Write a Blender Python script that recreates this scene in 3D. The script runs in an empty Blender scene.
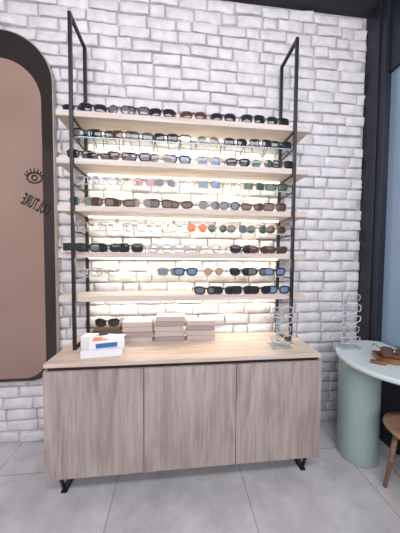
import bpy, bmesh, math, random
from mathutils import Vector, Matrix, noise
random.seed(7)
scene=bpy.context.scene
scene.view_settings.view_transform='Standard'
scene.view_settings.look='None'

# ------------------------------------------------------------ helpers
def link(o,parent=None):
    scene.collection.objects.link(o)
    if parent: o.parent=parent
    return o
def empty(name,loc=(0,0,0)):
    e=bpy.data.objects.new(name,None); e.empty_display_size=.1; e.location=loc
    scene.collection.objects.link(e); return e
def obj_bm(name,bm,mats,parent=None,smooth=False):
    me=bpy.data.meshes.new(name); bmesh.ops.recalc_face_normals(bm,faces=bm.faces[:]); bm.to_mesh(me); bm.free()
    if not isinstance(mats,(list,tuple)): mats=[mats]
    for m in mats: me.materials.append(m)
    if smooth:
        for p in me.polygons: p.use_smooth=True
    return link(bpy.data.objects.new(name,me),parent)
def add_box(bm,x0,x1,y0,y1,z0,z1,bev=0,mi=0,M=None):
    t=bmesh.new()
    vs=[t.verts.new((x,y,z)) for x in (x0,x1) for y in (y0,y1) for z in (z0,z1)]
    for f in ((0,1,3,2),(4,6,7,5),(0,4,5,1),(2,3,7,6),(0,2,6,4),(1,5,7,3)): t.faces.new([vs[i] for i in f])
    if bev: bmesh.ops.bevel(t,geom=t.edges[:],offset=bev,segments=2,affect='EDGES',profile=.6)
    if M is not None: bmesh.ops.transform(t,matrix=M,verts=t.verts)
    for f in t.faces: f.material_index=mi
    me=bpy.data.meshes.new('tmp'); t.to_mesh(me); t.free(); bm.from_mesh(me); bpy.data.meshes.remove(me)
def box(name,x0,x1,y0,y1,z0,z1,mat,bev=.002,parent=None,M=None):
    bm=bmesh.new(); add_box(bm,x0,x1,y0,y1,z0,z1,bev,0,M); return obj_bm(name,bm,mat,parent)
def tube(bm,pts,r,seg=6,closed=False,mi=0,rs=None,flat=1.0):
    pts=[Vector(p) for p in pts]; n=len(pts); rings=[]
    for i,p in enumerate(pts):
        if closed: d=pts[(i+1)%n]-pts[i-1]
        else: d=pts[min(i+1,n-1)]-pts[max(i-1,0)]
        d.normalize()
        up=Vector((0,1,0)) if abs(d.y)<.85 else Vector((0,0,1))
        a=d.cross(up).normalized(); b=d.cross(a).normalized()
        rr=rs[i] if rs else r
        rings.append([bm.verts.new(p+a*(math.cos(k*2*math.pi/seg)*rr)+b*(math.sin(k*2*math.pi/seg)*rr*flat)) for k in range(seg)])
    m=n if closed else n-1
    for i in range(m):
        A,B=rings[i],rings[(i+1)%n]
        for k in range(seg):
            f=bm.faces.new((A[k],A[(k+1)%seg],B[(k+1)%seg],B[k])); f.material_index=mi; f.smooth=True
    if not closed:
        for R in (rings[0],rings[-1][::-1]):
            f=bm.faces.new(R); f.material_index=mi
def lathe(bm,prof,cx,cy,seg=48,mi=0):
    rings=[]
    for r,z in prof:
        rings.append([bm.verts.new((cx+r*math.cos(2*math.pi*k/seg),cy+r*math.sin(2*math.pi*k/seg),z)) for k in range(seg)])
    for A,B in zip(rings,rings[1:]):
        for k in range(seg):
            f=bm.faces.new((A[k],A[(k+1)%seg],B[(k+1)%seg],B[k])); f.smooth=True; f.material_index=mi
    bm.faces.new(rings[0]).material_index=mi; bm.faces.new(rings[-1][::-1]).material_index=mi

# ------------------------------------------------------------ materials
def mat(name,col,rough=.5,metal=0,**kw):
    m=bpy.data.materials.new(name); m.use_nodes=True
    b=m.node_tree.nodes['Principled BSDF']
    b.inputs['Base Color'].default_value=(*col,1); b.inputs['Roughness'].default_value=rough; b.inputs['Metallic'].default_value=metal
    for k,v in kw.items(): b.inputs[k.replace('_',' ')].default_value=v
    return m
def noisy(name,c1,c2,scale=(1,1,1),nscale=5,detail=6,rough=.6,bump=.1,bdist=.01,lo=.35,hi=.65,dist=0):
    m=mat(name,c1,rough); nt=m.node_tree; N=nt.nodes; L=nt.links; b=N['Principled BSDF']
    tc=N.new('ShaderNodeTexCoord'); mp=N.new('ShaderNodeMapping'); mp.inputs['Scale'].default_value=scale
    nz=N.new('ShaderNodeTexNoise'); nz.inputs['Scale'].default_value=nscale; nz.inputs['Detail'].default_value=detail; nz.inputs['Distortion'].default_value=dist
    cr=N.new('ShaderNodeValToRGB'); cr.color_ramp.elements[0].position=lo; cr.color_ramp.elements[1].position=hi
    cr.color_ramp.elements[0].color=(*c1,1); cr.color_ramp.elements[1].color=(*c2,1)
    bp=N.new('ShaderNodeBump'); bp.inputs['Strength'].default_value=bump; bp.inputs['Distance'].default_value=bdist
    L.new(tc.outputs['Object'],mp.inputs[0]); L.new(mp.outputs[0],nz.inputs['Vector']); L.new(nz.outputs['Fac'],cr.inputs[0])
    L.new(cr.outputs[0],b.inputs['Base Color']); L.new(nz.outputs['Fac'],bp.inputs['Height']); L.new(bp.outputs[0],b.inputs['Normal'])
    return m
def wood(name,c1,c2,c3,axis,rough=.5,fine=.4):
    m=mat(name,c1,rough); nt=m.node_tree; N=nt.nodes; L=nt.links; b=N['Principled BSDF']
    tc=N.new('ShaderNodeTexCoord'); oi=N.new('ShaderNodeObjectInfo')
    ad=N.new('ShaderNodeVectorMath'); ad.operation='ADD'; L.new(tc.outputs['Object'],ad.inputs[0]); L.new(oi.outputs['Location'],ad.inputs[1])
    def n(s,ns,det,dist):
        mp=N.new('ShaderNodeMapping'); mp.inputs['Scale'].default_value=s
        nz=N.new('ShaderNodeTexNoise'); nz.inputs['Scale'].default_value=ns; nz.inputs['Detail'].default_value=det; nz.inputs['Distortion'].default_value=dist
        L.new(ad.outputs[0],mp.inputs[0]); L.new(mp.outputs[0],nz.inputs['Vector']); return nz
    sc=[7,7,7]; sc[axis]=1.1
    sf=[70,70,70]; sf[axis]=3.0
    A=n(sc,1.0,4,1.6); B=n(sf,1.2,6,.2)
    r=N.new('ShaderNodeValToRGB'); e=r.color_ramp.elements; e[0].position=.3; e[0].color=(*c1,1); e[1].position=.7; e[1].color=(*c3,1)
    x=e.new(.5); x.color=(*c2,1)
    r2=N.new('ShaderNodeValToRGB'); r2.color_ramp.elements[0].position=.36; r2.color_ramp.elements[0].color=(.62,.59,.58,1); r2.color_ramp.elements[1].position=.58; r2.color_ramp.elements[1].color=(1,1,1,1)
    mx=N.new('ShaderNodeMixRGB'); mx.blend_type='MULTIPLY'; mx.inputs[0].default_value=fine
    L.new(A.outputs['Fac'],r.inputs[0]); L.new(B.outputs['Fac'],r2.inputs[0]); L.new(r.outputs[0],mx.inputs[1]); L.new(r2.outputs[0],mx.inputs[2]); L.new(mx.outputs[0],b.inputs['Base Color'])
    bp=N.new('ShaderNodeBump'); bp.inputs['Strength'].default_value=.12; bp.inputs['Distance'].default_value=.002
    L.new(B.outputs['Fac'],bp.inputs['Height']); L.new(bp.outputs[0],b.inputs['Normal'])
    return m
def clear(name,tint,mixf=.12,rough=.03,dif=0):
    m=bpy.data.materials.new(name); m.use_nodes=True; nt=m.node_tree; N=nt.nodes; L=nt.links; N.clear()
    o=N.new('ShaderNodeOutputMaterial'); t=N.new('ShaderNodeBsdfTransparent'); g=N.new('ShaderNodeBsdfGlossy'); mx=N.new('ShaderNodeMixShader')
    t.inputs[0].default_value=(*tint,1); g.inputs[0].default_value=(.9,.95,.95,1); g.inputs['Roughness'].default_value=rough
    mx.inputs[0].default_value=mixf
    L.new(t.outputs[0],mx.inputs[1]); L.new(g.outputs[0],mx.inputs[2])
    if dif:
        d=N.new('ShaderNodeBsdfDiffuse'); d.inputs[0].default_value=(.8,.85,.88,1); m2=N.new('ShaderNodeMixShader'); m2.inputs[0].default_value=dif
        L.new(mx.outputs[0],m2.inputs[1]); L.new(d.outputs[0],m2.inputs[2]); L.new(m2.outputs[0],o.inputs[0])
    else: L.new(mx.outputs[0],o.inputs[0])
    return m
def emis(name,col,s):
    m=bpy.data.materials.new(name); m.use_nodes=True; b=m.node_tree.nodes['Principled BSDF']
    b.inputs['Base Color'].default_value=(*col,1); b.inputs['Emission Color'].default_value=(*col,1); b.inputs['Emission Strength'].default_value=s; return m

M_brick=noisy('painted_brick',(.62,.60,.62),(.76,.74,.76),nscale=11,detail=9,rough=.75,bump=.35,bdist=.008)
M_mortar=noisy('mortar',(.38,.37,.38),(.48,.47,.48),nscale=20,rough=.9,bump=.5)
M_black=mat('black_metal',(.012,.012,.014),.4)
M_door=wood('oak_door',(.32,.255,.23),(.43,.36,.33),(.49,.42,.385),2,fine=.5)
M_shelfw=wood('oak_shelf',(.56,.46,.40),(.63,.54,.48),(.70,.62,.56),0)
M_topw=wood('oak_top',(.56,.45,.36),(.66,.54,.45),(.74,.63,.54),0,.4)
M_glass=clear('shelf_glass',(.95,.98,.97),.10)
M_glassedge=mat('glass_edge',(.40,.50,.48),.2)
M_acrylic=clear('acrylic',(.86,.90,.93),.3,.05,.18)
M_led=emis('led_diffuser',(1,.9,.74),5)
M_white=mat('white_card',(.82,.82,.84),.5)
M_beige=mat('case_beige',(.52,.43,.40),.6)
M_beige2=mat('case_beige_dark',(.36,.29,.27),.6)

# ------------------------------------------------------------ room
XL,XR=-2.7,1.77
ZC=3.86
bm=bmesh.new()
add_box(bm,XL,XR,.024,.15,0,ZC,0,1)
ph,pl=.0985,.245; g=.009
rows=int(ZC/ph)+1
for r in range(rows):
    z0=r*ph+g/2; z1=min((r+1)*ph-g/2,ZC)
    if z1-z0<.04: continue
    x=XL-(0 if r%2 else pl/2)+random.uniform(-.02,.02)
    while x<XR:
        l=pl*random.choice((1,1,1,.96,1.04,.55))
        a=max(x+g/2,XL); b=min(x+l-g/2,XR); x+=l
        if b-a<.05: continue
        off=random.uniform(-.007,.006); tilt=random.uniform(-.006,.006); tz=random.uniform(-.007,.007)
        dz=random.uniform(-.003,.003); sk=random.uniform(-.003,.003)
        xs=[a,a+.003,a+.012]+[a+(b-a)*q for q in (.3,.5,.7)]+[b-.012,b-.003,b]
        zs=[z0,z0+.003,z0+.013,z0+(z1-z0)*.5,z1-.013,z1-.003,z1]
        nx,nz=len(xs),len(zs); G=[]
        for i in range(nx):
            col=[]
            for j in range(nz):
                px,pz=xs[i],zs[j]+dz+sk*(i/(nx-1)-.5)*2
                u=(px-a)/(b-a); v=(pz-z0)/(z1-z0)
                ring=min(i,nx-1-i,j,nz-1-j)
                e=noise.noise(Vector((px*13,pz*13,1.3)))
                e2=noise.noise(Vector((px*45,pz*45,7.3)))
                e3=noise.noise(Vector((px*28,pz*28,17.3)))
                if ring<=1: px+=e3*.005; pz+=e2*.0045+e3*.002
                if ring==0: y=.026
                else:
                    y=.003+off+tilt*(u-.5)*2+tz*(v-.5)*2+e*.009+e2*.004
                    if ring==1: y+=.007
                col.append(bm.verts.new((px,max(y,-.014),min(pz,ZC))))
            G.append(col)
        for i in range(nx-1):
            for j in range(nz-1):
                f=bm.faces.new((G[i][j],G[i+1][j],G[i+1][j+1],G[i][j+1])); f.material_index=0
                f.smooth=not(i in(0,nx-2) or j in(0,nz-2))
wall=obj_bm('wall_back',bm,[M_brick,M_mortar])

# floor
M_floor=mat('concrete_tile',(.5,.5,.5),.2); nt=M_floor.node_tree; N=nt.nodes; L=nt.links; b=N['Principled BSDF']
tc=N.new('ShaderNodeTexCoord'); mp=N.new('ShaderNodeMapping'); mp.inputs['Location'].default_value=(.42,.30,0)
br=N.new('ShaderNodeTexBrick'); br.offset=0; br.inputs['Scale'].default_value=1; br.inputs['Brick Width'].default_value=.9; br.inputs['Row Height'].default_value=.9
br.inputs['Mortar Size'].default_value=.0035; br.inputs['Mortar Smooth'].default_value=.2
br.inputs['Color1'].default_value=(.64,.63,.64,1); br.inputs['Color2'].default_value=(.68,.67,.68,1); br.inputs['Mortar'].default_value=(.36,.36,.37,1)
nz=N.new('ShaderNodeTexNoise'); nz.inputs['Scale'].default_value=2.6; nz.inputs['Detail'].default_value=10; nz.inputs['Roughness'].default_value=.7
cr=N.new('ShaderNodeValToRGB'); cr.color_ramp.elements[0].position=.36; cr.color_ramp.elements[0].color=(.72,.71,.72,1); cr.color_ramp.elements[1].position=.62; cr.color_ramp.elements[1].color=(1,1,1,1)
mx=N.new('ShaderNodeMixRGB'); mx.blend_type='MULTIPLY'; mx.inputs[0].default_value=1
L.new(tc.outputs['Object'],mp.inputs[0]); L.new(mp.outputs[0],br.inputs['Vector']); L.new(tc.outputs['Object'],nz.inputs['Vector'])
L.new(nz.outputs['Fac'],cr.inputs[0]); L.new(br.outputs['Color'],mx.inputs[1]); L.new(cr.outputs[0],mx.inputs[2]); L.new(mx.outputs[0],b.inputs['Base Color'])
box('floor',-2.7,3.2,-5,.15,-.05,0,M_floor,0)
M_ceil=mat('ceiling_dark',(.03,.032,.04),.8)
box('ceiling',-2.7,3.2,-5,.15,ZC,ZC+.05,M_ceil,0)
M_wallp=mat('plaster',(.62,.55,.53),.8)
box('wall_left',-2.8,-2.7,-5,.15,0,ZC,M_wallp,0)

# storefront on the right (perpendicular black framed glazing)
M_blue=mat('blue_glazing',(.24,.34,.46),.12); M_blue.node_tree.nodes['Principled BSDF'].inputs['Coat Weight'].default_value=.5
M_frame=mat('storefront_frame',(.014,.018,.030),.45)
sf=empty('window_1')
bm=bmesh.new()
add_box(bm,1.77,1.90,-.20,.15,0,ZC,.004)
add_box(bm,1.80,1.88,-3.2,-.20,0,.55,.003)
add_box(bm,1.80,1.88,-3.2,-.20,3.2,ZC,.003)
add_box(bm,1.80,1.88,-1.60,-1.52,.55,3.2,.003)
add_box(bm,1.755,1.769,-.14,-.12,0,ZC,.003)
obj_bm('frame',bm,M_frame,sf)
box('pane',1.83,1.84,-3.2,-.20,.55,3.2,M_blue,0,sf)

# ------------------------------------------------------------ cabinet
cab=empty('sideboard_cabinet')
x0,x1,yf,h,zb=-.847,1.043,-.519,.914,.150
box('top_slab',x0,x1,yf,-.015,h-.028,h,M_topw,.003,cab)
bm=bmesh.new()
add_box(bm,x0+.012,x1-.012,yf+.022,-.02,zb+.004,h-.0285,0)
obj_bm('carcass',bm,mat('carcass_dark',(.03,.026,.024),.7),cab)
box('side_left',x0,x0+.018,yf,-.02,zb,h-.045,M_door,.001,cab)
box('side_right',x1-.018,x1,yf,-.02,zb,h-.045,M_door,.001,cab)
W=x1-x0
for i in range(3):
    a=x0+W*i/3+.002; b_=x0+W*(i+1)/3-.002
    bm=bmesh.new(); cx=(a+b_)/2
    add_box(bm,a-cx,b_-cx,-.011,.011,zb-.5,h-.05-.5,.0015,0)
    o=obj_bm('door_panel_%d'%(i+1),bm,M_door,cab); o.location=(cx,yf+.0,.5)
bm=bmesh.new()
for cx,s in ((x0+.10,-1),(x1-.10,1)):
    for yy in (yf+.06,-.10):
        tube(bm,[(cx-s*.05,yy,zb),(cx+s*.01,yy,.006)],.011,8)
        tube(bm,[(cx+s*.05,yy,zb),(cx+s*.01,yy,.006)],.011,8)
    add_box(bm,cx-.07,cx+.07,yf+.04,-.08,zb-.012,zb+.003,.001)
    add_box(bm,cx+s*.01-.02,cx+s*.01+.02,yf+.045,-.085,0,.012,.001)
obj_bm('steel_legs',bm,M_black,cab)

# ------------------------------------------------------------ shelf unit
unit=empty('display_shelf_unit')
xa,xb,yF,yB,zt=-.749,.9214,-.2946,-.0334,3.306
t=.0115
bm=bmesh.new()
for x in (xa,xb):
    for y in (yF,yB):
        add_box(bm,x-t,x+t,y-t,y+t,h+.0005,zt,.002)
    add_box(bm,x-t,x+t,yF+t,yB-t,zt-2*t,zt,.002)
    add_box(bm,x-t,x+t,yF+t,yB-t,h+.0005,h+.0005+2*t,.002)
shz=[2.65,2.315,1.975,1.637,1.31]
th=.042
for z in shz:
    for x in (xa,xb):
        add_box(bm,x-.008,x+.008,yF+t,yB-t,z-th-.012,z-th-.0005,.001)
obj_bm('steel_frame',bm,M_black,unit)
gsz=[2.485,2.145,1.80,1.455]
for i,z in enumerate(shz):
    o=box('wood_shelf_%d'%(i+1),-.86,1.05,yF+t+.001,yB-t-.001,z-th,z,M_shelfw,.002,unit)
    box('led_strip_%d'%(i+1),-.72,.90,yB-t-.035,yB-t-.02,z-th-.010,z-th-.0005,M_led,.001,unit)
for i,z in enumerate(gsz):
    box('glass_shelf_%d'%(i+1),xa+t,xb-t,-.25,-.05,z-.008,z,M_glass,0,unit)
    box('glass_edge_%d'%(i+1),xa+t,xb-t,-.2515,-.2505,z-.007,z-.001,M_glassedge,0,unit)
    bm=bmesh.new()
    for x in (xa,xb):
        s=1 if x==xa else -1
        for y in (-.22,-.08):
            add_box(bm,min(x+s*t,x+s*(t+.02)),max(x+s*t,x+s*(t+.02)),y-.006,y+.006,z-.016,z-.0085,.001)
        add_box(bm,x-.006,x+.006,yF+t,yB-t,z-.02,z-.01,.001)
    obj_bm('glass_bracket_%d'%(i+1),bm,M_black,unit)
box('price_plaque',xa-.06,xa+.075,yF-t-.012,yF-t-.001,1.645,1.70,M_black,.002,unit)

# ------------------------------------------------------------ eyewear
RIM={'black':mat('rim_black',(.012,.012,.014),.25),'brown':mat('rim_tortoise',(.10,.045,.02),.3),'gold':mat('rim_gold',(.45,.34,.18),.3,.7),
 'clear':mat('rim_clear',(.50,.49,.49),.2),'blue':mat('rim_blue',(.05,.12,.32),.3),'red':mat('rim_red',(.55,.08,.04),.3),'pink':mat('rim_pink',(.50,.28,.27),.3),'navy':mat('rim_navy',(.015,.02,.06),.3)}
LENS={'dark':mat('lens_dark',(.02,.021,.026),.06),'brown':mat('lens_brown',(.08,.045,.035),.06),'green':mat('lens_green',(.04,.09,.07),.06),
 'blue':mat('lens_blue',(.16,.24,.36),.08),'orange':mat('lens_orange',(.85,.16,.04),.1),'grad':mat('lens_grey',(.14,.14,.16),.08),
 'none':clear('lens_clear',(.90,.92,.94),.12),'rose':mat('lens_rose',(.45,.27,.25),.1)}
cache={}
def glasses_mesh(shape,rim,lens):
    k=(shape,rim,lens)
    if k in cache: return cache[k]
    P={'way':(.031,.022,.0042,3.0,.35),'round':(.026,.0245,.0026,2.0,0),'avi':(.030,.025,.0022,2.3,-.25),'cat':(.031,.020,.0040,2.6,.6),'sq':(.031,.0235,.0036,4.0,0),'slim':(.031,.016,.0030,3.0,.2)}[shape]
    a,bb,r,n,sk=P
    if lens not in('none',) and rim in('black','brown','navy'): r*=1.15
    bm=bmesh.new(); zc=bb+r
    for s in (-1,1):
        cx=s*(a+.0095); pts=[];K=22
        for i in range(K):
            t=2*math.pi*i/K; c,sn=math.cos(t),math.sin(t)
            x=math.copysign(abs(c)**(2/n),c)*a; z=math.copysign(abs(sn)**(2/n),sn)*bb
            x*=1+.10*sk*(z/bb)
            z+=sk*.004*(s*x/a)*(1 if z>0 else .3)
            wrap=.006*((cx+x)/.07)**2
            pts.append((cx+x,wrap,zc+z))
        tube(bm,pts,r,6,True,0,flat=.8)
        vs=[bm.verts.new(p) for p in pts]; c0=bm.verts.new((cx,-.0015,zc))
        for i in range(K):
            f=bm.faces.new((vs[i],vs[(i+1)%K],c0)); f.material_index=1; f.smooth=True
        ex=cx+s*a*1.02; ez=zc+bb*.55
        tube(bm,[(ex-s*.003,.004,ez),(ex+s*.005,.007,ez),(ex+s*.007,.016,ez),(ex+s*.006,.07,ez-.001),(ex+s*.003,.105,ez-.006),(ex,.125,max(.003,ez-.022)),(ex-s*.002,.138,.004)],r*.7,5,False,0,flat=.6)
    zb_=zc+bb*.45
    tube(bm,[(-.0115,0,zb_-.004),(-.006,-.001,zb_+.002),(0,-.002,zb_+.0035),(.006,-.001,zb_+.002),(.0115,0,zb_-.004)],r*1.0,6)
    if shape=='avi': tube(bm,[(-.014,0,zc+bb*.92),(0,-.001,zc+bb*1.0),(.014,0,zc+bb*.92)],r,6)
    me=bpy.data.meshes.new('eyeglasses_%s_%s_%s'%k); bmesh.ops.recalc_face_normals(bm,faces=bm.faces[:]); bm.to_mesh(me); bm.free()
    me.materials.append(RIM[rim]); me.materials.append(LENS[lens]); cache[k]=me; return me
coll=empty('eyewear_collection')
cnt=0
def put(x,y,z,shape,rim,lens,rot=0,sc=1.25,parent=None,name=None):
    global cnt; cnt+=1
    o=bpy.data.objects.new(name or 'eyeglasses_%d'%cnt,glasses_mesh(shape,rim,lens)); link(o,parent or coll)
    o.location=(x,y,z+.0006); o.rotation_euler=(0,0,rot); o.scale=(sc,)*3; return o
def sx(u): return xa+.06+(u-93)/(278-93)*(xb-xa-.12)
def row(z,y,items):
    for u,sp in items:
        put(sx(u)+random.uniform(-.006,.006),y+random.uniform(-.004,.004),z,*sp,rot=random.uniform(-.08,.08))
D=('way','black','dark');D2=('sq','black','dark');D3=('cat','brown','brown');D4=('avi','gold','green');D5=('round','black','grad');D6=('way','navy','dark');S=('slim','black','dark')
C=('sq','clear','none');C2=('round','gold','none');C3=('way','clear','none');BL=('way','navy','blue');BL2=('sq','gold','blue');O=('round','gold','orange');RS=('way','pink','rose');BR=('sq','brown','brown');CB=('sq','black','none')
DG=('way','black','grad');GG=('avi','gold','grad')
fy=-.268
row(shz[0],fy,[(89,S),(102,D),(124,D5),(139,DG),(162,D),(190,D3),(217,D),(245,D2),(270,D)])
row(gsz[0],-.235,[(94,DG),(109,D),(127,BR),(142,DG),(165,D),(176,CB),(204,GG),(231,D),(255,D2),(275,D)])
row(shz[1],fy,[(92,D),(107,S),(125,BR),(141,DG),(160,GG),(176,BL),(204,BL2),(232,D),(256,D4),(276,D)])
row(gsz[1],-.235,[(95,C),(112,C3),(129,C2),(146,RS),(164,GG),(180,C),(205,BL2),(228,C2),(250,('sq','gold','green')),(272,('way','brown','green'))])
row(shz[2],fy,[(93,D4),(110,BR),(127,D3),(144,GG),(161,BR),(178,D3),(205,GG),(224,D5),(246,D3),(268,BR)])
row(gsz[2],-.235,[(97,C2),(116,C),(137,C3),(158,C2),(177,C),(194,O),(214,('round','gold','green')),(233,GG),(253,D4),(272,('avi','gold','brown'))])
row(shz[3],fy,[(97,DG),(115,D),(133,D2),(160,C3),(184,C),(207,C2),(237,D),(254,D3),(271,D3)])
row(gsz[3],-.235,[(96,C3),(112,C2),(168,BL2),(184,BL),(211,('round','gold','rose')),(237,D),(254,DG),(272,BL)])
row(shz[4],fy,[(203,DG),(219,D6),(238,D2),(256,D),(274,BL)])

# ------------------------------------------------------------ items on cabinet
st=empty('eyewear_box_stack')
def rot_box(name,c,s,rot,z,m,par,bev=.002):
    M=Matrix.Translation((c[0],c[1],z))@Matrix.Rotation(rot,4,'Z')
    return box(name,-s[0]/2,s[0]/2,-s[1]/2,s[1]/2,0,s[2],m,bev,par,M)
rot_box('white_box_lower',(-.52,-.36),(.27,.17,.05),.12,h+.001,M_white,st)
rot_box('white_box_middle',(-.50,-.345),(.23,.15,.045),.22,h+.052,M_white,st)
rot_box('blue_label',(-.4846,-.4201),(.14,.002,.032),.22,h+.058,mat('label_blue',(.05,.16,.42),.4),st,0)
rot_box('orange_label',(-.545,-.355),(.10,.08,.001),.22,h+.0975,mat('label_orange',(.70,.16,.06),.4),st,0)
rot_box('leaflet',(-.46,-.32),(.14,.10,.002),-.25,h+.099,M_white,st,0)
rot_box('small_white_box',(-.66,-.24),(.10,.09,.09),-.1,h+.001,M_white,st)
tr=empty('dark_display_tray')
rot_box('tray_base',(-.56,-.12),(.24,.11,.09),.05,h+.001,mat('grey_felt',(.10,.09,.09),.8),tr)
rot_box('tray_insert',(-.56,-.12),(.20,.08,.03),.05,h+.092,mat('brown_case',(.16,.09,.06),.6),tr)
put(-.56,-.15,h+.123,'way','black','dark',parent=tr,name='folded_sunglasses')
for k,(a,n) in enumerate(((-.31,4),(-.055,4),(.20,4))):
    s=empty('glasses_case_stack')
    for i in range(n+(k==1)):
        rot_box('case_%d'%(i+1),(a+random.uniform(-.008,.008),-.125+random.uniform(-.006,.006)),(.235,.12,.040),random.uniform(-.04,.04),h+.001+i*.0415,(M_beige,M_beige2)[(i+k)%3==1],s,.004)
# acrylic stand with glasses
def stand(name,cx,cy,z,hh,levels,w=.15,dx=0):
    s=empty(name)
    bm=bmesh.new()
    add_box(bm,cx-w*.45,cx+w*.45,cy-.06,cy+.06,z+.0006,z+.011,.002)
    add_box(bm,cx-.014,cx+.014,cy+.03,cy+.038,z+.011,z+hh,.001)
    for i in range(levels):
        zz=z+.035+i*(hh-.05)/(levels-1)
        add_box(bm,cx-.02,cx+.02,cy-.045,cy+.03,zz,zz+.004,.001)
    obj_bm('acrylic_frame',bm,M_acrylic,s)
    for i in range(levels):
        zz=z+.035+i*(hh-.05)/(levels-1)+.0045
        put(cx,cy-.045,zz,*(('sq','clear','none'),('round','clear','none'),('way','clear','none'))[i%3],sc=1.12,parent=s,name='clear_eyeglasses_%d'%(i+1))
    return s
stand('acrylic_eyewear_stand',.80,-.36,h,.27,4,.18)

# ------------------------------------------------------------ arched mirror panel
mir=empty('arched_mirror_panel')
def rrect(xl,xr,zb,zt,rt,rb,n=16):
    pts=[]
    for cx,cz,r,a0 in ((xr-rt,zt-rt,rt,0),(xl+rt,zt-rt,rt,90),(xl+rb,zb+rb,rb,180),(xr-rb,zb+rb,rb,270)):
        for i in range(n+1):
            a=math.radians(a0+90*i/n); pts.append((cx+r*math.cos(a),cz+r*math.sin(a)))
    return pts
def slab(name,pts,y0,y1,m,par):
    bm=bmesh.new()
    A=[bm.verts.new((x,y0,z)) for x,z in pts]; B=[bm.verts.new((x,y1,z)) for x,z in pts]
    bm.faces.new(A); bm.faces.new(B[::-1])
    n=len(pts)
    for i in range(n): bm.faces.new((A[i],B[i],B[(i+1)%n],A[(i+1)%n]))
    return obj_bm(name,bm,m,par)
slab('mirror_rim',rrect(-1.78,-.985,.565,3.36,.385,.22),-.055,-.015,mat('mirror_rim_glow_tan',(.36,.31,.28),.35),mir)  # light tan rim colour stands in for a glowing edge
slab('painted_reflection_dark',rrect(-1.771,-.994,.574,3.351,.377,.212),-.058,-.0551,mat('reflection_dark_paint',(.035,.028,.028),.10),mir)  # reflection of dark ceiling and surroundings, painted as a dark layer
slab('painted_reflection_tan',rrect(-1.70,-1.075,.60,3.14,.31,.16),-.061,-.0581,noisy('reflection_tan_paint',(.27,.18,.147),(.34,.235,.19),nscale=1.2,rough=.2,bump=0),mir)  # reflected pink wall painted as a flat tan layer
cu=bpy.data.curves.new('reflected_lettering','FONT'); cu.body='CULTURE'; cu.size=.135; cu.extrude=.0015; cu.align_x='CENTER'; cu.offset=.0022  # wall text seen in the mirror: its reflection modelled as flipped letters
cu.space_character=1.15
cu.materials.append(M_black)
o=bpy.data.objects.new('reflected_lettering',cu); link(o,mir)
o.matrix_local=Matrix.Translation((-1.145,-.064,1.98))@Matrix.Rotation(math.radians(26),4,'Y')@Matrix.Diagonal((-.34,1,1,1))@Matrix.Rotation(math.radians(90),4,'X')
bm=bmesh.new()
cx,cz=-1.135,2.23
tube(bm,[(cx+.055*math.cos(a*math.pi/12),-.063,cz+.04*math.sin(a*math.pi/12)) for a in range(24)],.006,6,True)
tube(bm,[(cx+.020*math.cos(a*math.pi/6),-.063,cz+.020*math.sin(a*math.pi/6)) for a in range(12)],.006,6,True)
for a in range(1,8):
    q=a*math.pi/8; tube(bm,[(cx+.06*math.cos(q),-.063,cz+.046*math.sin(q)),(cx+.08*math.cos(q),-.063,cz+.075*math.sin(q))],.005,5)
obj_bm('reflected_eye_emblem',bm,M_black,mir)  # emblem belongs to the same modelled reflection

# ------------------------------------------------------------ side table
M_mint=mat('mint_lacquer',(.37,.50,.48),.4)
M_tt=mat('pale_top',(.60,.69,.71),.3)
tb=empty('side_table')
bm=bmesh.new(); lathe(bm,[(.138,.0),(.144,.012),(.144,.60),(.144,.828)],1.475,-.37,56); obj_bm('column_base',bm,M_mint,tb)
bm=bmesh.new(); lathe(bm,[(.16,.828),(.176,.834),(.18,.845),(.18,.862),(.174,.868)],1.61,-.545,72); bm.free()
bm=bmesh.new(); lathe(bm,[(.36,.828),(.376,.834),(.38,.845),(.38,.862),(.374,.868)],1.605,-.545,72)
for v in bm.verts:   # flat edge against the glazing
    v.co.x=min(v.co.x,1.795)
obj_bm('round_top',bm,M_tt,tb)
stand('table_eyewear_stand',1.41,-.31,.868,.40,5,.18)
wt=empty('wooden_tray')
M_walnut=wood('walnut',(.14,.055,.025),(.24,.11,.05),(.34,.17,.09),0,.35)
rot_box('tray',(1.545,-.585),(.21,.15,.014),-.5,.8685,M_walnut,wt,.004)
Mt=Matrix.Translation((1.545,-.585,.8828))@Matrix.Rotation(-.5,4,'Z')
bm=bmesh.new()
for q in ((-.105,.105,-.075,-.065),(-.105,.105,.065,.075),(-.105,-.095,-.0645,.0645),(.095,.105,-.0645,.0645)):
    add_box(bm,*q,0,.022,.002,0,Mt)
obj_bm('tray_lip',bm,M_walnut,wt)
rot_box('tray_block',(1.55,-.575),(.13,.08,.035),-.5,.883,M_walnut,wt,.006)
put(1.53,-.61,.919,'way','brown','brown',rot=-.4,sc=1.1,parent=wt,name='sunglasses')
rot_box('card_holder',(1.40,-.62),(.09,.02,.025),-.6,.8685,M_walnut,empty('wooden_card_holder'),.002)

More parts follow.
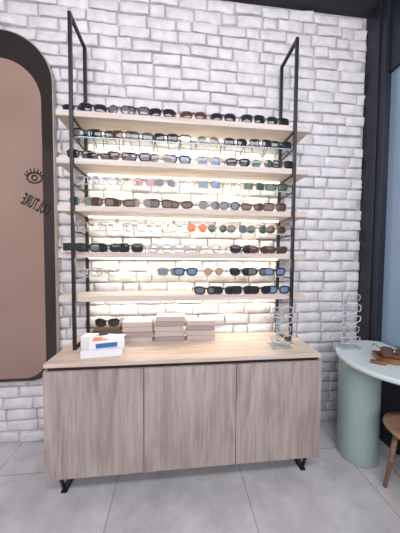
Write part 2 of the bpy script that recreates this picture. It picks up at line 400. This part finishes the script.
# ------------------------------------------------------------ chair
M_cw=wood('chair_wood',(.20,.10,.06),(.32,.18,.12),(.42,.26,.17),0,.4)
ch=empty('wooden_chair')
cx,cy=1.575,-.765
bm=bmesh.new(); lathe(bm,[(.15,.455),(.178,.462),(.192,.475),(.188,.488),(.15,.485),(.0001,.478)],cx,cy,48); obj_bm('seat',bm,M_cw,ch,True)
bm=bmesh.new()
for a in (45,135,225,315):
    q=math.radians(a); tube(bm,[(cx+.11*math.cos(q),cy+.11*math.sin(q),.462),(cx+.165*math.cos(q),cy+.165*math.sin(q),0.003)],.015,10,rs=[.018,.011])
tube(bm,[(cx+.137*math.cos(math.radians(a)),cy+.137*math.sin(math.radians(a)),.2) for a in range(0,360,15)],.007,6,True)
obj_bm('legs',bm,M_cw,ch)
bm=bmesh.new()
arc=[(cx+.18*math.cos(math.radians(a)),cy+.18*math.sin(math.radians(a)),.76) for a in range(-150,-29,10)]
tube(bm,arc,.02,8,flat=1.6)
for a in (-145,-90,-35):
    q=math.radians(a); tube(bm,[(cx+.16*math.cos(q),cy+.16*math.sin(q),.475),(cx+.18*math.cos(q),cy+.18*math.sin(q),.76)],.011,8)
obj_bm('backrest',bm,M_cw,ch)

# ------------------------------------------------------------ lights
def area(name,loc,rot,sx,sy,e,col):
    l=bpy.data.lights.new(name,'AREA'); l.shape='RECTANGLE'; l.size=sx; l.size_y=sy; l.energy=e; l.color=col
    o=bpy.data.objects.new(name,l); o.location=loc; o.rotation_euler=rot; link(o); return o
area('ceiling_light',(.4,-2.6,3.75),(math.radians(50),0,0),4.2,.8,120,(.985,.96,1))
area('front_fill_light',(.4,-4.4,2.9),(math.radians(80),0,0),4.5,1.8,105,(.98,.96,1))  # added unseen fill behind the camera, below the ceiling, to brighten the wall
for i,z in enumerate(shz):
    area('shelf_led',(.09,yB-t-.028,z-th-.014),(math.radians(-8),0,0),1.62,.012,4.6,(1,.87,.68))
w=bpy.data.worlds.new('World'); scene.world=w; w.use_nodes=True
w.node_tree.nodes['Background'].inputs[0].default_value=(.90,.90,1,1); w.node_tree.nodes['Background'].inputs[1].default_value=.55

# ------------------------------------------------------------ camera
f=228.8718; yaw,pitch,roll,Dc=.1049,.0398,.0070,2.0492
c,s=math.cos(yaw),math.sin(yaw); cp,sp=math.cos(pitch),math.sin(pitch)
r=Vector((c,-s,0)); F=Vector((s*cp,c*cp,-sp)); U=Vector((s*sp,c*sp,cp))
cr_,sr=math.cos(roll),math.sin(roll)
r2=r*cr_+U*sr; U2=U*cr_-r*sr
M=Matrix((( r2.x,U2.x,-F.x,0),(r2.y,U2.y,-F.y,-Dc),(r2.z,U2.z,-F.z,1.6),(0,0,0,1)))
cd=bpy.data.cameras.new('camera'); cd.sensor_fit='AUTO'; cd.sensor_width=36; cd.lens=f/533*36; cd.clip_start=.02
cd.shift_x=-.0018; cd.shift_y=.0009
co=bpy.data.objects.new('camera',cd); link(co); co.matrix_world=M
scene.camera=co
